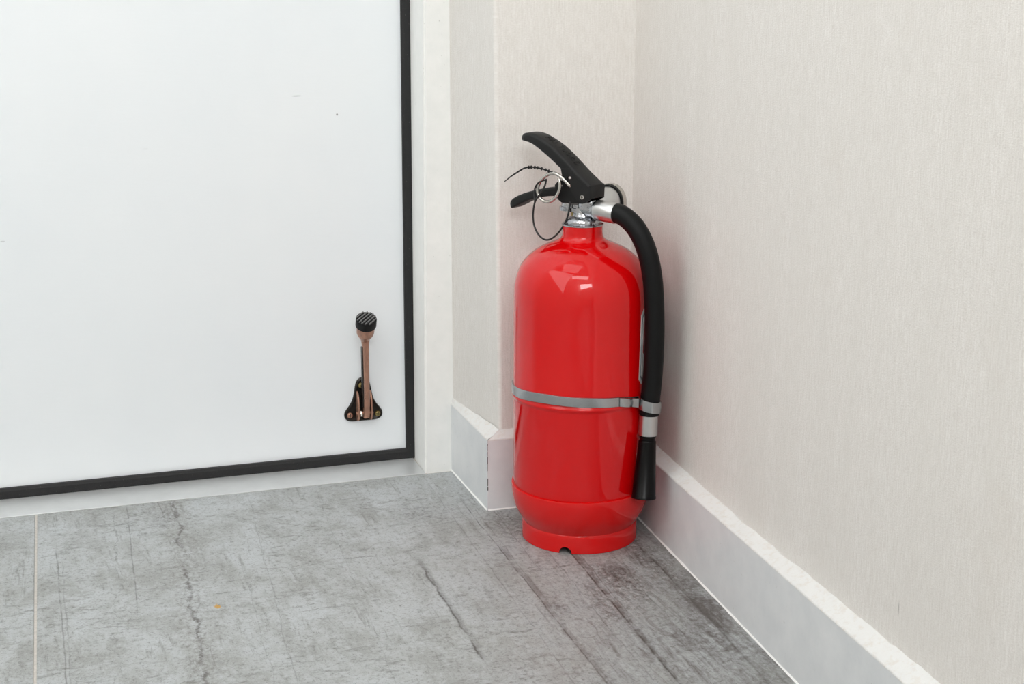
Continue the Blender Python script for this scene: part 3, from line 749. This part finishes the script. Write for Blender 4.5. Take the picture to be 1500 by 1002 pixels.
for A, B in zip(Rings, Rings[1:]):
    for k in range(n): bm.faces.new((A[k], A[(k+1) % n], B[(k+1) % n], B[k]))
bm.faces.new(Rings[0]); bm.faces.new(Rings[-1][::-1])
spart('mounting_plate', bm, M['darkbronze'], 'dark bell-shaped mounting plate')
def screw(u, z, mat, lab, nn=3.2):
    bm = bmesh.new(); lathe(bm, [(.0036, 0), (.0036, .0006), (.0028, .0018), (.0012, .0024), (0, .0025)], 24, frame(S(u, nn, z), (0, -1, 0)))
    o = spart('screw', bm, mat, lab)
    c1 = bmesh.new()
    for q in (35, 125):
        m_ = frame(S(u, nn+2.4, z), (0, -1, 0)) @ Matrix.Rotation(math.radians(q), 4, 'Z')
        t_ = bmesh.new(); box(t_, -.0021, .0021, -.0004, .0004, -.0012, .002); t_.transform(m_)
        me_ = bpy.data.meshes.new('t'); t_.to_mesh(me_); c1.from_mesh(me_); t_.free(); bpy.data.meshes.remove(me_)
    bx_ = spart('screw_slot', c1, M['blackpaint'], None, o)
    bx_.scale = (1, 1, 1)
    for v in bx_.data.vertices: v.co.y += .0017
screw(-17.0, 6.8, M['copper'], 'copper cross-head screw')
screw(17.0, 6.3, M['brass'], 'brass cross-head screw')
screw(-2.5, 43.0, M['brass'], 'brass cross-head screw behind the arm')
# ears
for sgn in (-1, 1):
    bm = bmesh.new(); prf = [(2, 36), (5, 36.5), (9.5, 33), (12.2, 27), (13.4, 19), (13.2, 11), (11.5, 4), (8, .5), (2, 0)]
    prf = [(p.x, p.y) for p in catmull([Vector((a, b, 0)) for a, b in prf], 4)]
    u0 = sgn*6.9; u1 = sgn*8.9
    prism(bm, prf, lambda p: S(u0, p[0], p[1]), lambda p: S(u1, p[0], p[1]))
    bmesh.ops.bevel(bm, geom=[e for e in bm.edges if abs(e.verts[0].co.x-e.verts[1].co.x) < 1e-7 and e.calc_length() < .02], offset=.0004, segments=2, affect='EDGES')
    spart('hinge_ear', bm, M['copper'], 'curved copper ear holding the arm')
bm = bmesh.new(); tube(bm, [S(-10.2, 9, 10), S(10.2, 9, 10)], .0021, 16)
spart('hinge_pin', bm, M['copper'])
bm = bmesh.new(); hel = [S(-5.6 + 1.6*k/24*1.0, 9 + 4.0*math.cos(2*PI*k/8), 10 + 4.0*math.sin(2*PI*k/8)) for k in range(25)]
tube(bm, hel, .0006, 8); spart('spring', bm, M['wire'])
# arm: T-section bar from the hinge to the cup
A0 = Vector((2.0, 13.0, 4.0)); A1 = Vector((-1.3, 30.5, 108.5))
def armp(t, du, dn):  # du across, dn outward
    c_ = A0.lerp(A1, t); return S(c_.x+du, c_.y+dn, c_.z)
bm = bmesh.new(); rows = []
for k in range(25):
    t = k/24; hw = 3.7 - .4*math.sin(PI*t) + (1.5*max(0, t-.9)/.1); dn = 1.6*math.sin(PI*t)
    if t < .08: dn -= (0.08-t)*20
    rows.append([bm.verts.new(armp(t, a*hw, dn+b)) for a, b in ((-1, -7.0), (-1, -.6), (-.8, .5), (-.3, 1.0), (.3, 1.0), (.8, .5), (1, -.6), (1, -7.0), (.72, -7.0), (.72, -1.6), (-.72, -1.6), (-.72, -7.0))])
for A, B in zip(rows, rows[1:]):
    for k in range(12): bm.faces.new((A[k], A[(k+1) % 12], B[(k+1) % 12], B[k]))
bm.faces.new(rows[0]); bm.faces.new(rows[-1][::-1])
spart('arm', bm, M['copper'], 'long copper arm folded upright')
bm = bmesh.new(); rows = []  # thin dark strip added to paint the shade on the arm's left side
for k in range(17):
    t = .14 + .74*k/16; dn = 1.6*math.sin(PI*t)
    rows.append([bm.verts.new(armp(t, a, dn+b)) for a, b in ((-3.6, -7.4), (-3.6, -1.4), (-4.5, -2.2), (-4.9, -7.4))])
for A, B in zip(rows, rows[1:]):
    for k in range(4): bm.faces.new((A[k], A[(k+1) % 4], B[(k+1) % 4], B[k]))
bm.faces.new(rows[0]); bm.faces.new(rows[-1][::-1])
spart('arm_shade', bm, M['darkbronze'], 'dark strip standing in for shade on the left flank of the arm')
# cup and rubber tip
adir = Vector((-.03, -.50, 1)).normalized()
cb = S(-2.0, 28.0, 105)
Fc = frame(cb, adir, (1, 0, 0))
bm = bmesh.new(); lathe(bm, [(.0, 0), (.0042, .0), (.0060, .003), (.0092, .0085), (.0103, .0115), (.0106, .0200), (.0104, .0240), (.0, .0240)], 40, Fc)
spart('cup', bm, M['copper'], 'flared copper cup under the tip')
bm = bmesh.new(); lathe(bm, [(.0108, .0215), (.0119, .0220), (.0122, .0230), (.0122, .0320), (.0119, .0328), (.0, .0328)], 48, Fc)
tip = spart('rubber_tip', bm, M['rubber'], 'round black rubber tip with ribbed top')
bm = bmesh.new()  # ribs in a lighter grey than the tip
Rz = Matrix.Rotation(math.radians(42), 4, 'Z')
for k in range(6):
    y = -.0092 + k*.0037; hl = math.sqrt(max(.0, .0116**2 - y*y))
    if hl < .002: continue
    t_ = bmesh.new(); box(t_, -hl, hl, y-.0007, y+.0007, .0324, .0344, .0003, 1); t_.transform(Fc @ Rz)
    me_ = bpy.data.meshes.new('t'); t_.to_mesh(me_); bm.from_mesh(me_); t_.free(); bpy.data.meshes.remove(me_)
spart('grip_ribs', bm, M['ribs'], 'lighter grey raised ribs', tip)
